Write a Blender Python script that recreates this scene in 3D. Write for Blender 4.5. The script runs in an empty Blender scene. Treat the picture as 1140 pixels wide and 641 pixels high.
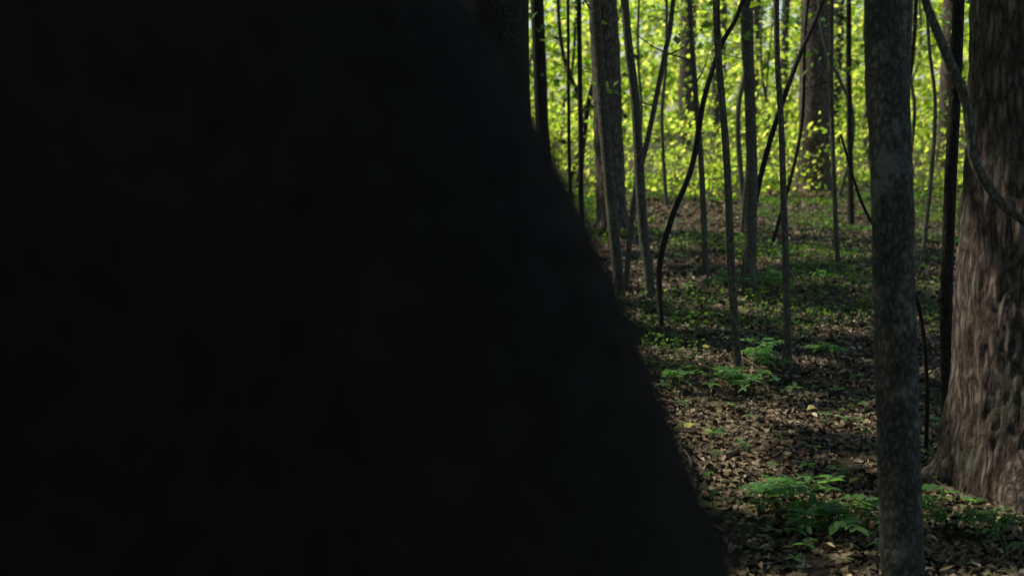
import bpy, math, random
import numpy as np
from mathutils import noise, Vector
rng=np.random.default_rng(11); random.seed(11)
scene=bpy.context.scene
SUN=np.array([-0.62,0.24,0.74]); SUN=SUN/np.linalg.norm(SUN)

# ------------------------------------------------------------ mesh builder
class MB:
    def __init__(s): s.v=[];s.f=[];s.n=0
    def add(s,v,f,mat=0,col=(1,1,1)):
        v=np.asarray(v,float); f=np.asarray(f,int)
        c=np.ones((len(v),4)); c[:,:3]=col
        s.v.append((v,c)); s.f.append((f+s.n,mat)); s.n+=len(v)
    def build(s,name,mats,smooth=True):
        me=bpy.data.meshes.new(name)
        V=np.concatenate([a for a,b in s.v]); C=np.concatenate([b for a,b in s.v])
        loops=np.concatenate([f.ravel() for f,m in s.f])
        tot=np.concatenate([np.full(len(f),f.shape[1]) for f,m in s.f])
        mi=np.concatenate([np.full(len(f),m) for f,m in s.f])
        start=np.concatenate([[0],np.cumsum(tot)[:-1]])
        me.vertices.add(len(V)); me.vertices.foreach_set('co',V.astype(np.float32).ravel())
        me.loops.add(len(loops)); me.loops.foreach_set('vertex_index',loops.astype(np.int32))
        me.polygons.add(len(tot)); me.polygons.foreach_set('loop_start',start.astype(np.int32))
        me.polygons.foreach_set('material_index',mi.astype(np.int32))
        me.polygons.foreach_set('use_smooth',np.full(len(tot),smooth))
        me.update(calc_edges=True)
        at=me.attributes.new('Col','FLOAT_COLOR','POINT'); at.data.foreach_set('color',C.astype(np.float32).ravel())
        for m in mats: me.materials.append(m)
        ob=bpy.data.objects.new(name,me); scene.collection.objects.link(ob)
        return ob

def catmull(P,n):
    P=np.asarray(P,float); 
    Q=np.vstack([2*P[0]-P[1],P,2*P[-1]-P[-2]]); out=[]
    segs=len(P)-1; k=max(2,n//segs)
    for i in range(segs):
        p0,p1,p2,p3=Q[i],Q[i+1],Q[i+2],Q[i+3]
        for t in np.linspace(0,1,k,endpoint=False):
            out.append(.5*((2*p1)+(-p0+p2)*t+(2*p0-5*p1+4*p2-p3)*t*t+(-p0+3*p1-3*p2+p3)*t**3))
    out.append(P[-1]); return np.array(out)

def tube(mb,P,R,seg=8,n=12,mat=0,lump=0.0,disp=None,col=(1,1,1)):
    PR=catmull(np.hstack([np.asarray(P,float),np.asarray(R,float)[:,None]]),n)
    C=PR[:,:3]; r=np.maximum(PR[:,3],.0008)
    T=np.gradient(C,axis=0); T/=np.linalg.norm(T,axis=1)[:,None]+1e-9
    ref=np.array([0,1.0,0.0]) if abs(T[0,1])<.8 else np.array([1.0,0,0])
    A=np.cross(T,ref); A/=np.linalg.norm(A,axis=1)[:,None]+1e-9
    B=np.cross(T,A)
    th=np.linspace(0,2*np.pi,seg,endpoint=False)
    ph=rng.uniform(0,6.28,4)
    m=len(C); rr=np.repeat(r[:,None],seg,1)
    s=np.arange(m)[:,None]/m
    if lump: rr=rr*(1+lump*(np.sin(2*th+ph[0]+s*9)+.7*np.sin(3*th+ph[1]-s*17)+.6*np.sin(s*40+ph[2]+th)))
    V=C[:,None,:]+rr[...,None]*(np.cos(th)[None,:,None]*A[:,None,:]+np.sin(th)[None,:,None]*B[:,None,:])
    if disp:
        N=V-C[:,None,:]; N/=np.linalg.norm(N,axis=2)[...,None]
        D=np.array([[disp(V[i,j],N[i,j]) for j in range(seg)] for i in range(m)])
        V=V+N*D[...,None]
    V=V.reshape(-1,3)
    i,j=np.meshgrid(np.arange(m-1),np.arange(seg),indexing='ij'); i=i.ravel();j=j.ravel();j2=(j+1)%seg
    mb.add(V,np.stack([i*seg+j,i*seg+j2,(i+1)*seg+j2,(i+1)*seg+j],1),mat,col)

# rotation leaning leaf faces towards the light, as living foliage does
def lean_to_light(ang):
    h=np.array([SUN[0],SUN[1],0]); h/=np.linalg.norm(h); ax=np.cross([0,0,1.0],h)
    K=np.array([[0,-ax[2],ax[1]],[ax[2],0,-ax[0]],[-ax[1],ax[0],0]])
    return np.eye(3)+math.sin(ang)*K+(1-math.cos(ang))*K@K

T4=(np.array([[0,0,0],[.5,.42,.10],[0,1,-.04],[-.5,.42,.10]]),[np.array([[0,1,2],[0,2,3]])])
T8=(np.array([[0,0,0],[-.40,.30,.07],[0,.33,0],[.40,.30,.07],[-.42,.66,.05],[0,.66,-.03],[.42,.66,.05],[0,1,-.12]]),
    [np.array([[0,2,1],[0,3,2],[4,5,7],[5,6,7]]),np.array([[1,2,5,4],[2,3,6,5]])])
def leaves(mb,C,L,W,tmpl=T4,tilt=0.6,mat=0,col=None,yaw=None,curl=0,tiltmean=0.0,lean=0):
    C=np.asarray(C,float); n=len(C)
    if n==0: return
    yaw=rng.uniform(0,2*np.pi,n) if yaw is None else yaw
    pit=rng.normal(tiltmean,tilt,n); rol=rng.normal(0,tilt,n)
    cy,sy,cp,sp,cr,sr=np.cos(yaw),np.sin(yaw),np.cos(pit),np.sin(pit),np.cos(rol),np.sin(rol)
    z=np.zeros(n);o=np.ones(n)
    Rz=np.stack([cy,-sy,z,sy,cy,z,z,z,o],1).reshape(n,3,3)
    Rx=np.stack([o,z,z,z,cp,-sp,z,sp,cp],1).reshape(n,3,3)
    Ry=np.stack([cr,z,sr,z,o,z,-sr,z,cr],1).reshape(n,3,3)
    R=Rz@Rx@Ry
    if lean: R=lean_to_light(lean)[None]@R
    t=tmpl[0][None].repeat(n,0).copy()
    if curl:
        k=rng.normal(0,curl,n)[:,None]; t[:,:,2]+=k*(t[:,:,1]-.5)**2*2+rng.normal(0,curl,n)[:,None]*np.abs(t[:,:,0])*1.2+rng.normal(0,curl*.4,t.shape[:2])
    L=np.broadcast_to(L,n);W=np.broadcast_to(W,n)
    t[:,:,0]*=W[:,None];t[:,:,1]*=L[:,None];t[:,:,2]*=L[:,None]
    V=np.einsum('nij,nkj->nki',R,t)+C[:,None,:]
    k=t.shape[1]
    cc=np.repeat(col,k,0) if col is not None else np.ones((n*k,3))
    first=True
    base=np.arange(n)[:,None,None]*k
    V=V.reshape(-1,3); off=mb.n
    for F in tmpl[1]:
        f=(base+F[None]).reshape(-1,F.shape[1])
        if first: mb.add(V,f,mat,cc); first=False
        else: mb.f.append((f+off,mat))

def pal(n,cols,var=.2,w=None):
    cols=np.array(cols); i=rng.choice(len(cols),n,p=w)
    return cols[i]*np.clip(rng.normal(1,var,(n,1)),.4,1.8)
GREEN=[(.05,.12,.018),(.065,.14,.02),(.09,.16,.02),(.04,.095,.02)]
YGREEN=[(.125,.19,.024),(.16,.21,.032),(.09,.16,.02),(.22,.245,.07)]  # palest tone paints whitish sun highlights into the leaf colour

def gz(x,y):
    x=np.asarray(x,float);y=np.asarray(y,float)
    return .022*np.sin(x*1.3+.5*y)+.018*np.sin(y*1.1-.7*x+1)+.010*np.sin(3.1*x+1.7*y)+.008*np.sin(4.3*y-2.2*x)-.01
MOUND=.035

# ------------------------------------------------------------ materials
def newmat(name):
    m=bpy.data.materials.new(name); m.use_nodes=True; nt=m.node_tree; nt.nodes.clear()
    o=nt.nodes.new('ShaderNodeOutputMaterial'); return m,nt,o
def N(nt,t,**k):
    n=nt.nodes.new(t)
    for a,b in k.items(): setattr(n,a,b)
    return n
def ramp(nt,pts):
    r=N(nt,'ShaderNodeValToRGB'); e=r.color_ramp.elements
    e[0].position=pts[0][0]; e[0].color=(*pts[0][1],1); e[1].position=pts[-1][0]; e[1].color=(*pts[-1][1],1)
    for p,c in pts[1:-1]:
        x=e.new(p); x.color=(*c,1)
    return r
def bark(name,dark,mid,light,scale,stretch,bump,lichen=(.10,.12,.07),lam=.35,ls=9):
    m,nt,o=newmat(name); L=nt.links.new
    tc=N(nt,'ShaderNodeTexCoord'); mp=N(nt,'ShaderNodeMapping'); mp.inputs['Scale'].default_value=(1,1,stretch)
    L(tc.outputs['Object'],mp.inputs['Vector'])
    nd=N(nt,'ShaderNodeTexNoise'); nd.inputs['Scale'].default_value=scale*.8; nd.inputs['Detail'].default_value=5
    L(mp.outputs[0],nd.inputs['Vector'])
    mixv=N(nt,'ShaderNodeMixRGB',blend_type='ADD'); mixv.inputs[0].default_value=1.6/scale
    L(mp.outputs[0],mixv.inputs[1]); L(nd.outputs['Color'],mixv.inputs[2])
    vo=N(nt,'ShaderNodeTexVoronoi',feature='DISTANCE_TO_EDGE'); vo.inputs['Scale'].default_value=scale; L(mixv.outputs[0],vo.inputs['Vector'])
    n2=N(nt,'ShaderNodeTexNoise'); n2.inputs['Scale'].default_value=scale*2.5; n2.inputs['Detail'].default_value=8; n2.inputs['Roughness'].default_value=.75
    mp2=N(nt,'ShaderNodeMapping'); mp2.inputs['Scale'].default_value=(1,1,.6); L(tc.outputs['Object'],mp2.inputs[0]); L(mp2.outputs[0],n2.inputs['Vector'])
    mul=N(nt,'ShaderNodeMath',operation='MULTIPLY_ADD'); L(n2.outputs[0],mul.inputs[0]); mul.inputs[1].default_value=.75
    cl=N(nt,'ShaderNodeMath',operation='MULTIPLY'); L(vo.outputs[0],cl.inputs[0]); cl.inputs[1].default_value=1.1; cl.use_clamp=True
    L(cl.outputs[0],mul.inputs[2])
    rp=ramp(nt,[(.30,dark),(.58,mid),(.9,light)]); L(mul.outputs[0],rp.inputs[0])
    n3=N(nt,'ShaderNodeTexNoise'); n3.inputs['Scale'].default_value=ls; n3.inputs['Detail'].default_value=7; n3.inputs['Roughness'].default_value=.7; L(tc.outputs['Object'],n3.inputs['Vector'])
    r3=ramp(nt,[(.54,(0,0,0)),(.62,(1,1,1))]); L(n3.outputs[0],r3.inputs[0])
    m3=N(nt,'ShaderNodeMath',operation='MULTIPLY'); L(r3.outputs[0],m3.inputs[0]); m3.inputs[1].default_value=lam
    mx=N(nt,'ShaderNodeMixRGB'); L(m3.outputs[0],mx.inputs[0]); L(rp.outputs[0],mx.inputs[1]); mx.inputs[2].default_value=(*lichen,1)
    b=N(nt,'ShaderNodeBsdfPrincipled'); b.inputs['Roughness'].default_value=.85; b.inputs['Specular IOR Level'].default_value=.15
    L(mx.outputs[0],b.inputs['Base Color'])
    bp=N(nt,'ShaderNodeBump'); bp.inputs['Strength'].default_value=.9; bp.inputs['Distance'].default_value=bump; L(mul.outputs[0],bp.inputs['Height']); L(bp.outputs[0],b.inputs['Normal'])
    L(b.outputs[0],o.inputs[0]); return m
def leafmat(name,trans=.5,tb=(3.0,2.8,1.2),rough=.5,spec=.3):
    m,nt,o=newmat(name); L=nt.links.new
    a=N(nt,'ShaderNodeAttribute',attribute_name='Col')
    b=N(nt,'ShaderNodeBsdfPrincipled'); b.inputs['Roughness'].default_value=rough; b.inputs['Specular IOR Level'].default_value=spec
    L(a.outputs[0],b.inputs['Base Color'])
    mm=N(nt,'ShaderNodeVectorMath',operation='MULTIPLY'); L(a.outputs[0],mm.inputs[0]); mm.inputs[1].default_value=tb
    t=N(nt,'ShaderNodeBsdfTranslucent'); L(mm.outputs[0],t.inputs[0])
    x=N(nt,'ShaderNodeMixShader'); x.inputs[0].default_value=trans; L(b.outputs[0],x.inputs[1]);L(t.outputs[0],x.inputs[2]); L(x.outputs[0],o.inputs[0]); return m
def colmat(name,rough=.75,spec=.25):
    m,nt,o=newmat(name); L=nt.links.new
    a=N(nt,'ShaderNodeAttribute',attribute_name='Col'); tc=N(nt,'ShaderNodeTexCoord')
    n=N(nt,'ShaderNodeTexNoise'); n.inputs['Scale'].default_value=60; n.inputs['Detail'].default_value=3; L(tc.outputs['Object'],n.inputs[0])
    r=ramp(nt,[(.3,(.6,.6,.6)),(.7,(1.25,1.25,1.25))]); L(n.outputs[0],r.inputs[0])
    mx=N(nt,'ShaderNodeMixRGB',blend_type='MULTIPLY'); mx.inputs[0].default_value=1; L(a.outputs[0],mx.inputs[1]); L(r.outputs[0],mx.inputs[2])
    b=N(nt,'ShaderNodeBsdfPrincipled'); b.inputs['Roughness'].default_value=rough; b.inputs['Specular IOR Level'].default_value=spec
    L(mx.outputs[0],b.inputs['Base Color']); L(b.outputs[0],o.inputs[0]); return m

M_oak=bark('bark_furrowed',(.020,.016,.012),(.105,.080,.063),(.25,.20,.16),48,.22,.012,(.13,.14,.10),.35)
M_smooth=bark('bark_scaly',(.019,.018,.013),(.062,.060,.046),(.12,.118,.092),90,.45,.004,(.20,.215,.17),.5,14)
M_sap=bark('bark_sapling',(.025,.023,.016),(.095,.09,.065),(.18,.175,.135),80,.5,.003,(.13,.16,.10),.4)
M_sapdark=bark('bark_dark',(.008,.007,.006),(.028,.024,.018),(.055,.048,.036),80,.5,.003,(.045,.06,.03),.3)
M_leaf=leafmat('leaf_green'); M_leafc=leafmat('leaf_canopy',.45,(3.0,2.6,1.2))
M_sunleaf=leafmat('leaf_understory',.65,(4.4,4.0,2.4),.42,.5)
M_litter=colmat('dead_leaf')

# ------------------------------------------------------------ ground
def ground():
    g=np.concatenate([np.linspace(-220,-24,18),np.linspace(-22,26,290),np.linspace(28,220,18)])
    h=np.concatenate([np.linspace(-220,-10,16),np.linspace(-9,28,260),np.linspace(30,260,20)])
    X,Y=np.meshgrid(g,h,indexing='ij')
    Z=gz(X,Y)
    Z=Z+np.vectorize(lambda a,b:.025*noise.noise(Vector((a*2.3,b*2.3,0)))+.012*noise.noise(Vector((a*7,b*7,3))))(X,Y)
    for bx,by,br in BASES:
        Z+= MOUND*np.exp(-((X-bx)**2+(Y-by)**2)/(br*2.0)**2)
    V=np.stack([X,Y,Z],-1).reshape(-1,3); a,b=X.shape
    i,j=np.meshgrid(np.arange(a-1),np.arange(b-1),indexing='ij');i=i.ravel();j=j.ravel()
    mb=MB(); mb.add(V,np.stack([i*b+j,(i+1)*b+j,(i+1)*b+j+1,i*b+j+1],1))
    m,nt,o=newmat('forest_soil'); L=nt.links.new
    tc=N(nt,'ShaderNodeTexCoord')
    v=N(nt,'ShaderNodeTexVoronoi'); v.inputs['Scale'].default_value=34; L(tc.outputs['Object'],v.inputs[0])
    n1=N(nt,'ShaderNodeTexNoise'); n1.inputs['Scale'].default_value=24; n1.inputs['Detail'].default_value=8; n1.inputs['Roughness'].default_value=.7; L(tc.outputs['Object'],n1.inputs[0])
    r1=ramp(nt,[(.3,(.035,.025,.015)),(.5,(.09,.065,.04)),(.72,(.17,.125,.082))]); L(n1.outputs[0],r1.inputs[0])
    hs=N(nt,'ShaderNodeMixRGB',blend_type='MULTIPLY'); hs.inputs[0].default_value=.3; L(r1.outputs[0],hs.inputs[1]); L(v.outputs['Color'],hs.inputs[2])
    n2=N(nt,'ShaderNodeTexNoise'); n2.inputs['Scale'].default_value=.9; n2.inputs['Detail'].default_value=6; n2.inputs['Roughness'].default_value=.7; L(tc.outputs['Object'],n2.inputs[0])
    r2=ramp(nt,[(.48,(0,0,0)),(.60,(1,1,1))]); L(n2.outputs[0],r2.inputs[0])
    mx=N(nt,'ShaderNodeMixRGB'); L(r2.outputs[0],mx.inputs[0]); L(hs.outputs[0],mx.inputs[1]); mx.inputs[2].default_value=(.05,.07,.025,1)
    b=N(nt,'ShaderNodeBsdfPrincipled'); b.inputs['Roughness'].default_value=.9; b.inputs['Specular IOR Level'].default_value=.1; L(mx.outputs[0],b.inputs['Base Color'])
    bp=N(nt,'ShaderNodeBump'); bp.inputs['Distance'].default_value=.02; L(n1.outputs[0],bp.inputs['Height']); L(bp.outputs[0],b.inputs['Normal'])
    L(b.outputs[0],o.inputs[0])
    mb.build('ground',[m])

# ------------------------------------------------------------ sun gaps carved in the unseen canopy to place light patches
GAPS=[((1.22,3.12,.05),.17),((1.22,3.12,.28),.16),((1.24,3.12,.50),.10),((1.12,3.0,0),.14),((1.05,6.9,0),.32),((.75,6.6,.2),.18),((.60,3.5,0),.14),((.90,3.0,.05),.10),
      ((1.2,6.4,0),.15),((1.5,8.5,0),.25),((3.0,12,0),.6),((1.6,11.5,0),.5),((4.2,14,0),.8),((2.3,7.2,0),.15),((1.7,5.1,0),.1),((.9,4.2,0),.10),((3.2,9.5,0),.3),((2.2,14,0),.7),((5,12,0),.5),((2.2,9.8,0),.3),((1.0,5.3,0),.2)]
def hits_maple(t,r):
    for z in (.1,.4,.7,1.0,1.3):
        d=np.array([.79,2.52,z])-np.array(t); s=d@SUN
        if s>0 and np.linalg.norm(d-s*SUN)<r+.12: return True
    return False
for k in range(130):
    t=(rng.uniform(.2,6),rng.uniform(2.8,15),0); r=rng.uniform(.05,.2)*(.6+.06*t[1])
    if not hits_maple(t,r): GAPS.append((t,r))
def carve(P):
    keep=np.ones(len(P),bool)
    for t,r in GAPS:
        d=P-np.array(t); s=d@SUN; q=np.linalg.norm(d-s[:,None]*SUN,axis=1); keep&=q>(r+.12)
    return P[keep]

def crown(mb,c,rx,rz,nclump,per,size,mat=1,limbs=True,trunk_r=.15,pals=GREEN,limbmat=0,cr=.55):
    c=np.array(c,float)
    d=rng.normal(size=(nclump,3)); d/=np.linalg.norm(d,axis=1)[:,None]
    cl=c+d*(rng.uniform(.35,1,(nclump,1))**.6)*np.array([rx,rx,rz])
    if limbs:
        for k in range(min(9,nclump)):
            e=cl[k]; z0=c[2]-rz*rng.uniform(.1,1.0)
            s=np.array([c[0],c[1],z0]); mid=(s+e)/2+np.array([0,0,.25*rx*.3])
            tube(mb,[s,mid,e],[trunk_r*.42,trunk_r*.25,trunk_r*.06],seg=6,n=8,mat=limbmat)
    P=(cl[:,None,:]+rng.normal(0,cr,(nclump,per,3))*np.array([1,1,.55])).reshape(-1,3)
    P=carve(P)
    leaves(mb,P,size*rng.uniform(.7,1.2,len(P)),size*.75*rng.uniform(.8,1.2,len(P)),tilt=.6,mat=mat,col=pal(len(P),pals))

BASES=[]
def big_tree(x,y,r,lean=(0,0),H=13,nm='oak_tree',mat=None,leafn=40,per=50,path=None,seg=20,disp=None,n=60,crx=3.4,size=.3,flare=1.5):
    mb=MB(); z=float(gz(x,y)); BASES.append((x,y,r*1.6))
    lx,ly=lean
    hs=[-.15,0.0,.12,.35,.8,1.6,3,6,9,H]
    rs=[r*flare*1.1,r*flare,r*(1+(flare-1)*.45),r*(1+(flare-1)*.15),r,r*.97,r*.92,r*.8,r*.6,r*.15]
    P=[(x+lx*h,y+ly*h,z+h) for h in hs]
    tube(mb,P,rs,seg=seg,n=n,lump=.03,disp=disp)
    for k in range(6):
        a=k*1.047+rng.uniform(-.3,.3); l=r*rng.uniform(1.7,2.4)
        tube(mb,[(x+math.cos(a)*r*.6,y+math.sin(a)*r*.6,z+.26*min(1,r*5)),(x+math.cos(a)*r*1.2,y+math.sin(a)*r*1.2,z+.05),(x+math.cos(a)*l,y+math.sin(a)*l,z-.07)],[r*.3,r*.3,r*.12],seg=12,n=20,lump=.05,disp=(lambda p,q:.006*noise.noise(Vector((p[0]*50,p[1]*50,p[2]*25)))) if disp else None)
    crown(mb,(x+lx*H,y+ly*H,H-2.6),crx,3.2,leafn,per,size,trunk_r=r)
    return mb.build(nm,[mat or M_oak,M_leafc])

def furrow(p,nrm):
    q=Vector((p[0]*44,p[1]*44,p[2]*9)); a=noise.noise(q)
    b=noise.noise(Vector((p[0]*90,p[1]*90,p[2]*34)))
    return .008*(abs(a)*2-.35)+.004*b
def scaly(p,nrm):
    return .0018*noise.noise(Vector((p[0]*45,p[1]*45,p[2]*22)))+.0018*noise.noise(Vector((p[0]*110,p[1]*110,p[2]*60)))

# right-hand foreground oak
big_tree(1.36,3.25,.168,lean=(-.008,0),nm='oak_tree',seg=150,disp=furrow,n=520,flare=1.22,leafn=26)
def slim_maple():
    mb=MB(); BASES.append((.815,2.46,.03))
    tube(mb,[(.822,2.46,-.14),(.816,2.46,-.02),(.808,2.46,.10),(.785,2.48,.5),(.764,2.50,.9),(.745,2.53,1.25),(.73,2.56,2.2),(.72,2.65,4),(.7,2.75,7)],
         [.051,.0465,.0445,.0425,.041,.0395,.037,.031,.01],seg=64,n=420,lump=.012,disp=scaly)
    crown(mb,(.7,2.75,6.2),1.8,1.5,20,40,.18,trunk_r=.035)
    mb.build('maple_tree',[M_smooth,M_leafc])
slim_maple()
big_tree(3.98,16.36,.20,lean=(-.02,0),nm='oak_tree',seg=40,n=120,flare=1.45,leafn=16,disp=furrow)
big_tree(.885,10.82,.125,lean=(-.055,0),nm='oak_tree',seg=36,n=120,flare=1.35,leafn=26,disp=furrow)
big_tree(-.10,6.0,.19,lean=(.0,0),nm='oak_tree',seg=28,n=80,mat=M_sapdark)
big_tree(.33,12.0,.065,lean=(-.045,0),nm='maple_tree',mat=M_sapdark,seg=12,leafn=14)
big_tree(6.3,18.0,.14,lean=(-.01,0),nm='oak_tree',seg=16,leafn=5)
big_tree(.10,-.55,.20,nm='oak_tree',seg=20)  # unseen tree holding the camera, put in to block light from behind

def sapling(pts,y,r,mat=None,crownn=5,nm='sapling',dy=0.0,lump=.04):
    mb=MB(); z0=float(gz(pts[0][0],y))
    P=[(pts[0][0],y,z0-.06)]+[(px,y+dy*pz+.03*math.sin(pz*3+px*9),max(pz,z0)) for px,pz in pts]
    n=len(P); top=P[-1][2]
    R=[r*1.25]+[r*(1.1-.75*(p[2]/top)) for p in P[1:]]
    tube(mb,P,R,seg=12,n=70,lump=lump)
    for k in range(5):
        i=rng.uniform(.25,.95); h=top*i
        zs=[p[2] for p in P]; px=np.interp(h,zs,[p[0] for p in P]); py=np.interp(h,zs,[p[1] for p in P])
        a=rng.uniform(0,6.28); l=rng.uniform(.2,.6)
        e=(px+math.cos(a)*l,py+math.sin(a)*l,h+l*.5)
        tube(mb,[(px,py,h),((px+e[0])/2,(py+e[1])/2,h+l*.15),e],[r*.35,r*.22,r*.08],seg=6,n=8)
        Q=np.array(e)+rng.normal(0,.10,(8,3))
        leaves(mb,Q,.075,.045,mat=1,col=pal(8,GREEN),tilt=.5)
    crown(mb,(P[-1][0],P[-1][1],top-.2),.7,.6,crownn,28,.11,trunk_r=r*.6,cr=.25)
    return mb.build(nm,[mat or M_sap,M_leafc])
S=sapling
S([(.606,0),(.575,.3),(.539,.655),(.455,1.63),(.40,3),(.35,5)],6.88,.030)
S([(.762,0),(.745,.2),(.714,.42),(.665,1.05),(.596,1.61),(.5,3),(.5,5)],6.71,.026)
S([(.727,0),(.716,.27),(.769,.51),(.858,.77),(.907,1.08),(.987,1.33),(1.087,1.54),(1.25,2.2),(1.35,3.2)],5.93,.0145,M_sapdark)
S([(.66,0),(.68,.3),(.72,.60),(.777,.89),(.861,1.35),(.908,1.65),(1.0,3),(1.05,4.2)],7.1,.016)
S([(.906,0),(.868,.40),(.834,.83),(.797,1.17),(.777,1.44),(.72,2.6),(.7,4.2)],4.84,.0155)
S([(1.138,0),(1.114,.38),(1.087,.93),(1.056,1.46),(1.03,2.6),(1.0,4.4)],5.02,.0135)
S([(1.356,0),(1.37,.23),(1.367,.745),(1.308,1.645),(1.27,3),(1.25,6)],7.05,.033)
S([(1.28,0),(1.253,.59),(1.199,1.17),(1.147,1.75),(1.1,3),(1.1,4.6)],8.15,.02)
S([(1.345,0),(1.437,.59),(1.528,1.0),(1.65,1.35),(1.78,1.66),(2.1,2.6),(2.3,3.4)],7.2,.017,M_sapdark)
S([(2.1,0),(2.04,.88),(1.993,1.72),(1.95,4)],7.9,.016)
S([(1.378,0),(1.361,.53),(1.343,1.35),(1.33,3),(1.3,4.5)],3.81,.019,M_sapdark)
S([(1.92,0),(1.90,.8),(1.885,1.55),(1.9,3),(1.9,4.6)],6.0,.026)
S([(2.66,0),(2.72,1),(2.62,1.8),(2.6,4)],8.0,.014)
S([(.43,0),(.41,1),(.40,1.8),(.38,4)],9.0,.014,M_sapdark)
S([(.56,0),(.55,1),(.53,1.9),(.50,5)],10.0,.022,M_sapdark)
S([(3.29,0),(3.25,1),(3.2,2),(3.1,5)],12.0,.03,M_sapdark)
S([(1.75,0),(1.68,1),(1.72,2),(1.6,5)],14.0,.022)
S([(2.05,0),(2.1,1),(2.0,2),(2.1,5)],11.0,.018)
S([(2.45,0),(2.35,1),(2.45,2),(2.3,5)],13.0,.028)
S([(3.6,0),(3.7,1),(3.6,2),(3.8,5)],11.5,.018)
S([(4.2,0),(4.1,1),(4.15,2),(4.1,5)],13.0,.03,M_sapdark)
S([(1.2,0),(1.3,1),(1.25,2),(1.4,5)],12.5,.015)
S([(2.0,0),(2.2,.9),(2.25,2),(2.6,4)],9.5,.014,M_sapdark)
for k in range(22):
    y=rng.uniform(15,34); x=rng.uniform(-.2,.5)*y
    S([(x,0),(x+rng.normal(0,.12),1),(x+rng.normal(0,.2),2.4),(x+rng.normal(0,.3),6)],y,rng.uniform(.02,.06),M_sapdark if k%2 else None)

mb=MB(); tube(mb,[(.78,2.78,2.3),(.85,2.9,1.7),(.93,2.95,1.4),(.9645,2.95,1.27),(1.01,2.95,1.167),(1.07,2.95,1.04),(1.10,2.95,.894),(1.165,2.95,.80),(1.224,2.95,.755),(1.40,2.98,.66),(1.52,3.0,.4),(1.5,3.02,0)],
   [.009,.009,.010,.010,.011,.011,.011,.011,.0105,.011,.012,.013],seg=14,n=120,lump=.05)
mb.build('hanging_vine',[M_sap])
mb=MB(); tube(mb,[(.95,3.6,.95),(1.02,3.6,.75),(1.10,3.6,.62),(1.16,3.6,.53),(1.205,3.6,.42),(1.235,3.6,.2),(1.24,3.6,-.02)],[.003,.004,.005,.006,.006,.006,.007],seg=8,n=60,lump=.05)
mb.build('hanging_vine',[M_sapdark])

# unseen closed-canopy forest behind and on the sun side, placed to shade the floor
for gx in range(-5,3):
    for gy in range(-2,4):
        x=gx*4.2+rng.uniform(-1.2,1.2); y=gy*4.2+.2+rng.uniform(-1.2,1.2)
        if y>-1 and -.26*y-1.2<x<.62*y+1.5: continue
        if x*x+y*y<2.5 or x>5: continue
        if gy>=1 and x>0: continue
        big_tree(x,y,rng.uniform(.1,.24),H=rng.uniform(10,12.5),leafn=30,per=34,size=.36,seg=12,n=30)
for k in range(10):
    y=rng.uniform(24,48); x=rng.uniform(-.25,.6)*y
    big_tree(x,y,rng.uniform(.1,.22),H=rng.uniform(12,15),leafn=5,per=24,size=.3,seg=12,n=30)

ground()

# ------------------------------------------------------------ leaf litter
def litter():
    mb=MB()
    def field(n,y0,y1,sz,p=1):
        y=y0+(y1-y0)*rng.uniform(0,1,n)**p; x=rng.uniform(-.12*y-.5,.56*y+.5)
        z=gz(x,y)+np.array([.025*noise.noise(Vector((a*2.3,b*2.3,0)))+.012*noise.noise(Vector((a*7,b*7,3))) for a,b in zip(x,y)])+rng.uniform(.001,.010,n)
        for bx,by,br in BASES[:8]: z+=MOUND*np.exp(-((x-bx)**2+(y-by)**2)/(br*2.0)**2)
        c=pal(n,[(.115,.082,.048),(.185,.135,.08),(.25,.19,.115),(.07,.05,.032),(.38,.31,.21),(.12,.125,.055)],.22,[.28,.28,.16,.12,.06,.10])
        leaves(mb,np.stack([x,y,z],1),sz*rng.uniform(.5,1.3,n),sz*.55*rng.uniform(.6,1.3,n),tmpl=T8,tilt=.20,mat=0,col=c,curl=.24)
    field(42000,2.0,6,.033); field(30000,6,13,.048); field(8000,13,22,.085)
    mb.build('leaf_litter',[M_litter])
litter()
mb=MB()
Y=np.array([(.555,3.76,.04),(1.02,4.02,.04),(1.16,3.86,.045),(.9,3.2,.03),(1.3,6.0,.04),(.82,5.2,.04)])
leaves(mb,Y,.045,.036,tmpl=T8,tilt=.2,mat=0,col=pal(len(Y),[(.36,.34,.08),(.42,.38,.12)],.05),curl=.15)
mb.build('yellow_fallen_leaves',[M_litter])
mb=MB()
for k in range(110):
    y=rng.uniform(2.4,12); x=rng.uniform(0,.55)*y; a=rng.uniform(0,3.14); l=rng.uniform(.06,.28); z=float(gz(x,y))+.02
    d=np.array([math.cos(a)*l,math.sin(a)*l,0])
    p=np.array([x,y,z]); w=rng.normal(0,.03,3)
    tube(mb,[p-d,p+w*[1,1,.2],p+d+[0,0,rng.uniform(-.01,.03)]],[.004,.0035,.002],seg=6,n=8,col=(.13,.11,.08))
tube(mb,[(.80,3.20,.02),(.86,3.24,.03),(.93,3.34,.028),(1.0,3.40,.015)],[.006,.009,.008,.004],seg=10,n=20,lump=.1,col=(.22,.16,.10))
mb.build('fallen_twigs',[M_litter])

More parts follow.
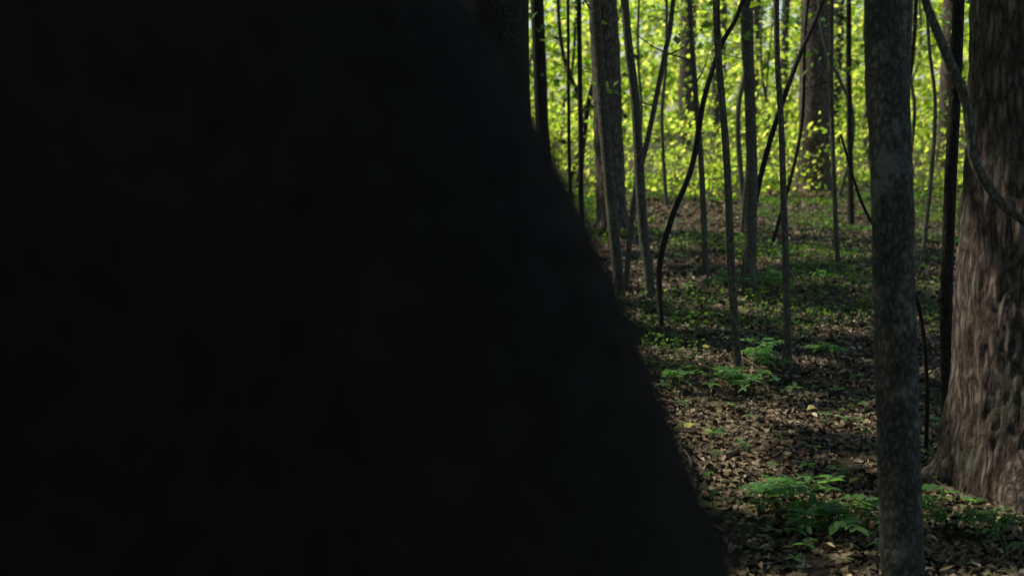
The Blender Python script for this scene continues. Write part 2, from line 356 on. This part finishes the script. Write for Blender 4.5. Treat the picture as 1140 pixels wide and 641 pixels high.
# ------------------------------------------------------------ plants
def frond_plant(mb,x,y,h,k,pairs=5,ll=.04,cols=GREEN):
    z=float(gz(x,y))+.01
    for i in range(k):
        a=rng.uniform(0,6.28); l=h*rng.uniform(.8,1.4)
        P=[(x,y,z),(x+math.cos(a)*l*.3,y+math.sin(a)*l*.3,z+h*.75),(x+math.cos(a)*l*.7,y+math.sin(a)*l*.7,z+h*.95),(x+math.cos(a)*l*1.1,y+math.sin(a)*l*1.1,z+h*.85)]
        tube(mb,P,[.0022,.0016,.001,.0008],seg=5,n=9,mat=0,col=(.05,.08,.02))
        C=catmull(P,18)[6:]; idx=np.linspace(0,len(C)-1,pairs).astype(int)
        for s in (-1,1):
            n=pairs; sc=np.linspace(1,.6,n)
            leaves(mb,C[idx],ll*sc*rng.uniform(.85,1.15,n),ll*.48*sc,tmpl=T8,tilt=.15,col=pal(n,cols,.15),yaw=np.full(n,a-math.pi/2+s*1.05),curl=.06)
        leaves(mb,C[-1:],[ll*.9],[ll*.42],tmpl=T8,tilt=.15,col=pal(1,cols,.1),yaw=np.array([a-math.pi/2]))
PL=[(.09,.20,.07),(.11,.23,.08),(.07,.16,.05)]
def patch(nm,cx,cy,rad,count,h,ll,k=4):
    mb=MB()
    for i in range(count):
        x=cx+rng.normal(0,rad);y=cy+rng.normal(0,rad*1.1); frond_plant(mb,x,y,h*rng.uniform(.6,1.2),rng.integers(k-1,k+3),ll=ll*rng.uniform(.8,1.2),cols=PL)
    mb.build(nm,[M_leaf])
patch('fern_plant',.86,2.98,.08,7,.08,.045,3)
patch('fern_plant',.62,3.0,.05,3,.06,.035)
patch('fern_plant',.80,4.62,.14,6,.07,.04,3)
patch('fern_plant',1.08,5.1,.13,4,.06,.04)
patch('fern_plant',1.25,3.55,.1,2,.05,.028)
patch('fern_plant',1.10,2.80,.08,4,.05,.032)
patch('fern_plant',1.7,7.3,.25,5,.10,.055)
mb=MB()
for k in range(380):
    y=2.6+9*rng.uniform()**1.1; x=rng.uniform(.1*y,.5*y); z=float(gz(x,y)); h=rng.uniform(.03,.08); m=rng.integers(3,6)
    tube(mb,[(x,y,z),(x+.004,y,z+h*.5),(x,y,z+h)],[.0015,.0012,.001],seg=4,n=4,col=(.05,.08,.02))
    yw=np.arange(m)*6.28/m+rng.uniform(0,6); s=rng.uniform(.016,.034)*(1+.05*y)
    leaves(mb,np.repeat([[x,y,z+h]],m,0),s,s*.55,tmpl=T8,tilt=.2,col=pal(m,PL,.2),yaw=yw)
mb.build('seedling_plants',[M_leaf])
mb=MB()
n=90000; y=2.2+rng.uniform(0,1,n)**1.0*18; x=rng.uniform(-.12*y-.5,.56*y+.5)
f=np.array([noise.noise(Vector((a*.8+5,b*.55,1)))+.6*noise.noise(Vector((a*2.4,b*1.8,4)))+.5*noise.noise(Vector((a*7,b*6,9))) for a,b in zip(x,y)])
keep=f>(.36-.024*y); x=x[keep];y=y[keep];n=len(x)
P=np.stack([x,y,gz(x,y)+rng.uniform(.02,.06,n)],1)
s=(.013+.0020*y)*rng.uniform(.5,1.3,n)
leaves(mb,P,s,s*.7,tmpl=T4,tilt=.4,col=pal(n,GREEN,.2))
mb.build('ground_cover_plants',[M_leaf])

# ------------------------------------------------------------ sunlit understory
def understory(nm,ns,per,y0,y1,z0,z1,size,spread,cols,zpow=1.0,lo=-.35,hi=.62,thr=-1,mat=None,lean=.45):
    mb=MB(); y=rng.uniform(y0,y1,ns); x=rng.uniform(lo*y,hi*y); z=z0+(z1-z0)*rng.uniform(0,1,ns)**zpow
    f=np.array([noise.noise(Vector((a*.35,b*.3,c*.5))) for a,b,c in zip(x,y,z)])
    k=f>thr; x,y,z=x[k],y[k],z[k]; m=len(x)
    tiltv=rng.normal(0,.25,(m,1,2)); d=rng.normal(0,spread,(m,per,3)); d[:,:,2]=d[:,:,2]*.18+(d[:,:,:2]*tiltv).sum(2)
    P=(np.stack([x,y,z],1)[:,None,:]+d).reshape(-1,3); P=P[P[:,2]>.02]
    n=len(P); s=size*rng.uniform(.6,1.25,n)
    br=np.clip(rng.normal(1,.25,n),.5,1.6)
    leaves(mb,P,s,s*.72,tilt=.6,col=pal(n,cols,.2)*br[:,None],lean=lean)
    mb.build(nm,[mat or M_sunleaf])
understory('shrub_foliage',480,24,15,20,.05,1.0,.08,.28,YGREEN,1.6,lo=-.2)
understory('understory_foliage',560,24,17,28,.1,3.4,.10,.4,YGREEN,1.0,thr=-.12,lo=-.2)
understory('woodland_foliage',800,24,28,46,.1,5.5,.19,.7,YGREEN,1.0,thr=-.15,lo=-.2)
understory('distant_foliage',1400,26,50,85,0,11,.6,1.6,YGREEN,1.0,lo=-.4,hi=.7)
understory('sprig_foliage',120,14,7.5,15,1.2,4,.07,.22,GREEN,1.0,lo=0,hi=.5,mat=M_leaf,lean=.3)

# ------------------------------------------------------------ black bear, sitting side-on just in front of the lens
def bear():
    import bmesh
    y0=.68; bm=bmesh.new()
    def ball(p,r,s=(1,1,1)):
        res=bmesh.ops.create_icosphere(bm,subdivisions=3,radius=r)
        for v in res['verts']: v.co=Vector((v.co.x*s[0]+p[0],v.co.y*s[1]+p[1],v.co.z*s[2]+p[2]))
    def bone(pts,n=7,sy=1.0):
        C=catmull([(a,b,c,r) for a,b,c,r in pts],n*(len(pts)-1))
        for a,b,c,r in C: ball((a,b,c),r,(1,sy,1))
    bone([(-0.03,y0,.27,.26),(-.07,y0,.45,.28),(-.158,y0,.70,.283),(-.252,y0,.93,.267),(-.352,y0,1.12,.21),(-.44,y0,1.26,.16),(-.52,y0,1.33,.135)],sy=.95)
    bone([(-.52,y0,1.34,.135),(-.60,y0,1.345,.12),(-.69,y0,1.315,.085),(-.79,y0,1.285,.062),(-.84,y0,1.28,.052)],sy=.92)
    ball((.23,y0,.2),.06)
    for s in (-1,1):
        ball((-.475,y0+s*.105,1.455),.05,(.5,1,1.1))
        bone([(-.02,y0+s*.17,.28,.19),(-.20,y0+s*.23,.36,.16),(-.36,y0+s*.25,.34,.115),(-.30,y0+s*.25,.17,.085),(-.27,y0+s*.25,.08,.075)])
        bone([(-.24,y0+s*.25,.065,.065),(-.36,y0+s*.26,.06,.07),(-.46,y0+s*.26,.055,.062)])
        bone([(-.34,y0+s*.15,.98,.15),(-.43,y0+s*.19,.72,.12),(-.47,y0+s*.18,.48,.085),(-.56,y0+s*.17,.20,.068),(-.585,y0+s*.17,.08,.07)])
        bone([(-.585,y0+s*.17,.065,.07),(-.66,y0+s*.17,.055,.062)])
    me=bpy.data.meshes.new('body'); bm.to_mesh(me); bm.free()
    ob=bpy.data.objects.new('body',me); scene.collection.objects.link(ob)
    md=ob.modifiers.new('r','REMESH'); md.mode='VOXEL'; md.voxel_size=.016; md.use_smooth_shade=True
    sm=ob.modifiers.new('s','SMOOTH'); sm.iterations=14; sm.factor=.6
    dg=bpy.context.evaluated_depsgraph_get(); m2=bpy.data.meshes.new_from_object(ob.evaluated_get(dg))
    ob.modifiers.clear(); ob.data=m2
    m2.polygons.foreach_set('use_smooth',np.full(len(m2.polygons),True))
    m,nt,o=newmat('black_fur'); L=nt.links.new
    tc=N(nt,'ShaderNodeTexCoord'); n=N(nt,'ShaderNodeTexNoise'); n.inputs['Scale'].default_value=4; n.inputs['Detail'].default_value=3; L(tc.outputs['Object'],n.inputs[0])
    r=ramp(nt,[(.35,(.015,.0115,.0085)),(.7,(.024,.018,.013))]); L(n.outputs[0],r.inputs[0])
    b=N(nt,'ShaderNodeBsdfPrincipled'); b.inputs['Roughness'].default_value=.85; b.inputs['Specular IOR Level'].default_value=.05; L(r.outputs[0],b.inputs['Base Color'])
    L(b.outputs[0],o.inputs[0])
    m2.materials.clear(); m2.materials.append(m)
    V=np.zeros(len(m2.vertices)*3); m2.vertices.foreach_get('co',V); V=V.reshape(-1,3)
    Nn=np.zeros(len(m2.vertices)*3); m2.vertices.foreach_get('normal',Nn); Nn=Nn.reshape(-1,3)
    K=60000
    idx=rng.integers(0,len(V),K); P=V[idx]+rng.normal(0,.006,(K,3)); D=Nn[idx]*.5+np.array([.12,0,-.75])+rng.normal(0,.14,(K,3)); D/=np.linalg.norm(D,axis=1)[:,None]
    Lh=rng.uniform(.014,.032,K)*np.where(P[:,0]<-.5,.45,1); W=np.cross(D,Nn[idx]+rng.normal(0,.2,(K,3))); W/=np.linalg.norm(W,axis=1)[:,None]
    A=P-W*.001-Nn[idx]*.004;B=P+W*.001-Nn[idx]*.004;C=P+D*Lh[:,None]
    mb=MB(); mb.add(np.stack([A,B,C],1).reshape(-1,3),np.arange(K*3).reshape(-1,3)); fur=mb.build('fur',[m],False)
    par=bpy.data.objects.new('black_bear',None); scene.collection.objects.link(par)
    ob.parent=par; fur.parent=par
    def sm_(nm,balls,col,rough):
        mm,nt,o=newmat(nm+'_mat'); b=N(nt,'ShaderNodeBsdfPrincipled'); b.inputs['Base Color'].default_value=(*col,1); b.inputs['Roughness'].default_value=rough; nt.links.new(b.outputs[0],o.inputs[0])
        bb=bmesh.new()
        for p,rr,s in balls:
            q=bmesh.ops.create_icosphere(bb,subdivisions=3,radius=rr)
            for v in q['verts']: v.co=Vector((v.co.x*s[0]+p[0],v.co.y*s[1]+p[1],v.co.z*s[2]+p[2]))
        e=bpy.data.meshes.new(nm); bb.to_mesh(e); bb.free(); e.materials.append(mm); oo=bpy.data.objects.new(nm,e); scene.collection.objects.link(oo); oo.parent=par
        e.polygons.foreach_set('use_smooth',np.full(len(e.polygons),True))
    sm_('nose',[((-.885,y0,1.29),.026,(.8,1.1,.8))],(.01,.008,.008),.3)
    sm_('eyes',[((-.665,y0+s*.082,1.365),.013,(1,1,1)) for s in (-1,1)],(.02,.01,.005),.1)
    sm_('claws',[((-.73,y0+s*.17+k*.024,.035),.02,(1.3,.3,.5)) for s in (-1,1) for k in (-2,-1,0,1,2)]+[((-.53,y0+s*.26+k*.022,.03),.018,(1.2,.3,.5)) for s in (-1,1) for k in (-2,-1,0,1,2)],(.05,.04,.03),.35)
bear()

# ------------------------------------------------------------ light, sky, camera
w=bpy.data.worlds.new('World'); scene.world=w; w.use_nodes=True; nt=w.node_tree
bg=nt.nodes['Background']; sk=nt.nodes.new('ShaderNodeTexSky'); sk.sky_type='NISHITA'; sk.sun_disc=False
sk.sun_elevation=math.asin(SUN[2]); sk.sun_rotation=math.atan2(SUN[0],SUN[1])
nt.links.new(sk.outputs[0],bg.inputs[0]); bg.inputs[1].default_value=.15
sl=bpy.data.lights.new('sun','SUN'); sl.energy=5; sl.angle=math.radians(.53); sl.color=(1,.95,.82)
so=bpy.data.objects.new('sun',sl); scene.collection.objects.link(so); so.rotation_euler=Vector(SUN).to_track_quat('Z','Y').to_euler()
cam=bpy.data.cameras.new('trail_camera'); co=bpy.data.objects.new('trail_camera',cam); scene.collection.objects.link(co)
co.location=(0,0,1.0); co.rotation_euler=(math.radians(90-7.88),0,0); cam.sensor_width=36; cam.lens=43.45; cam.clip_start=.02; cam.clip_end=600
cam.dof.use_dof=True; cam.dof.focus_distance=4.0; cam.dof.aperture_fstop=4.2
scene.camera=co
scene.view_settings.view_transform='Standard'; scene.view_settings.look='None'; scene.view_settings.exposure=0
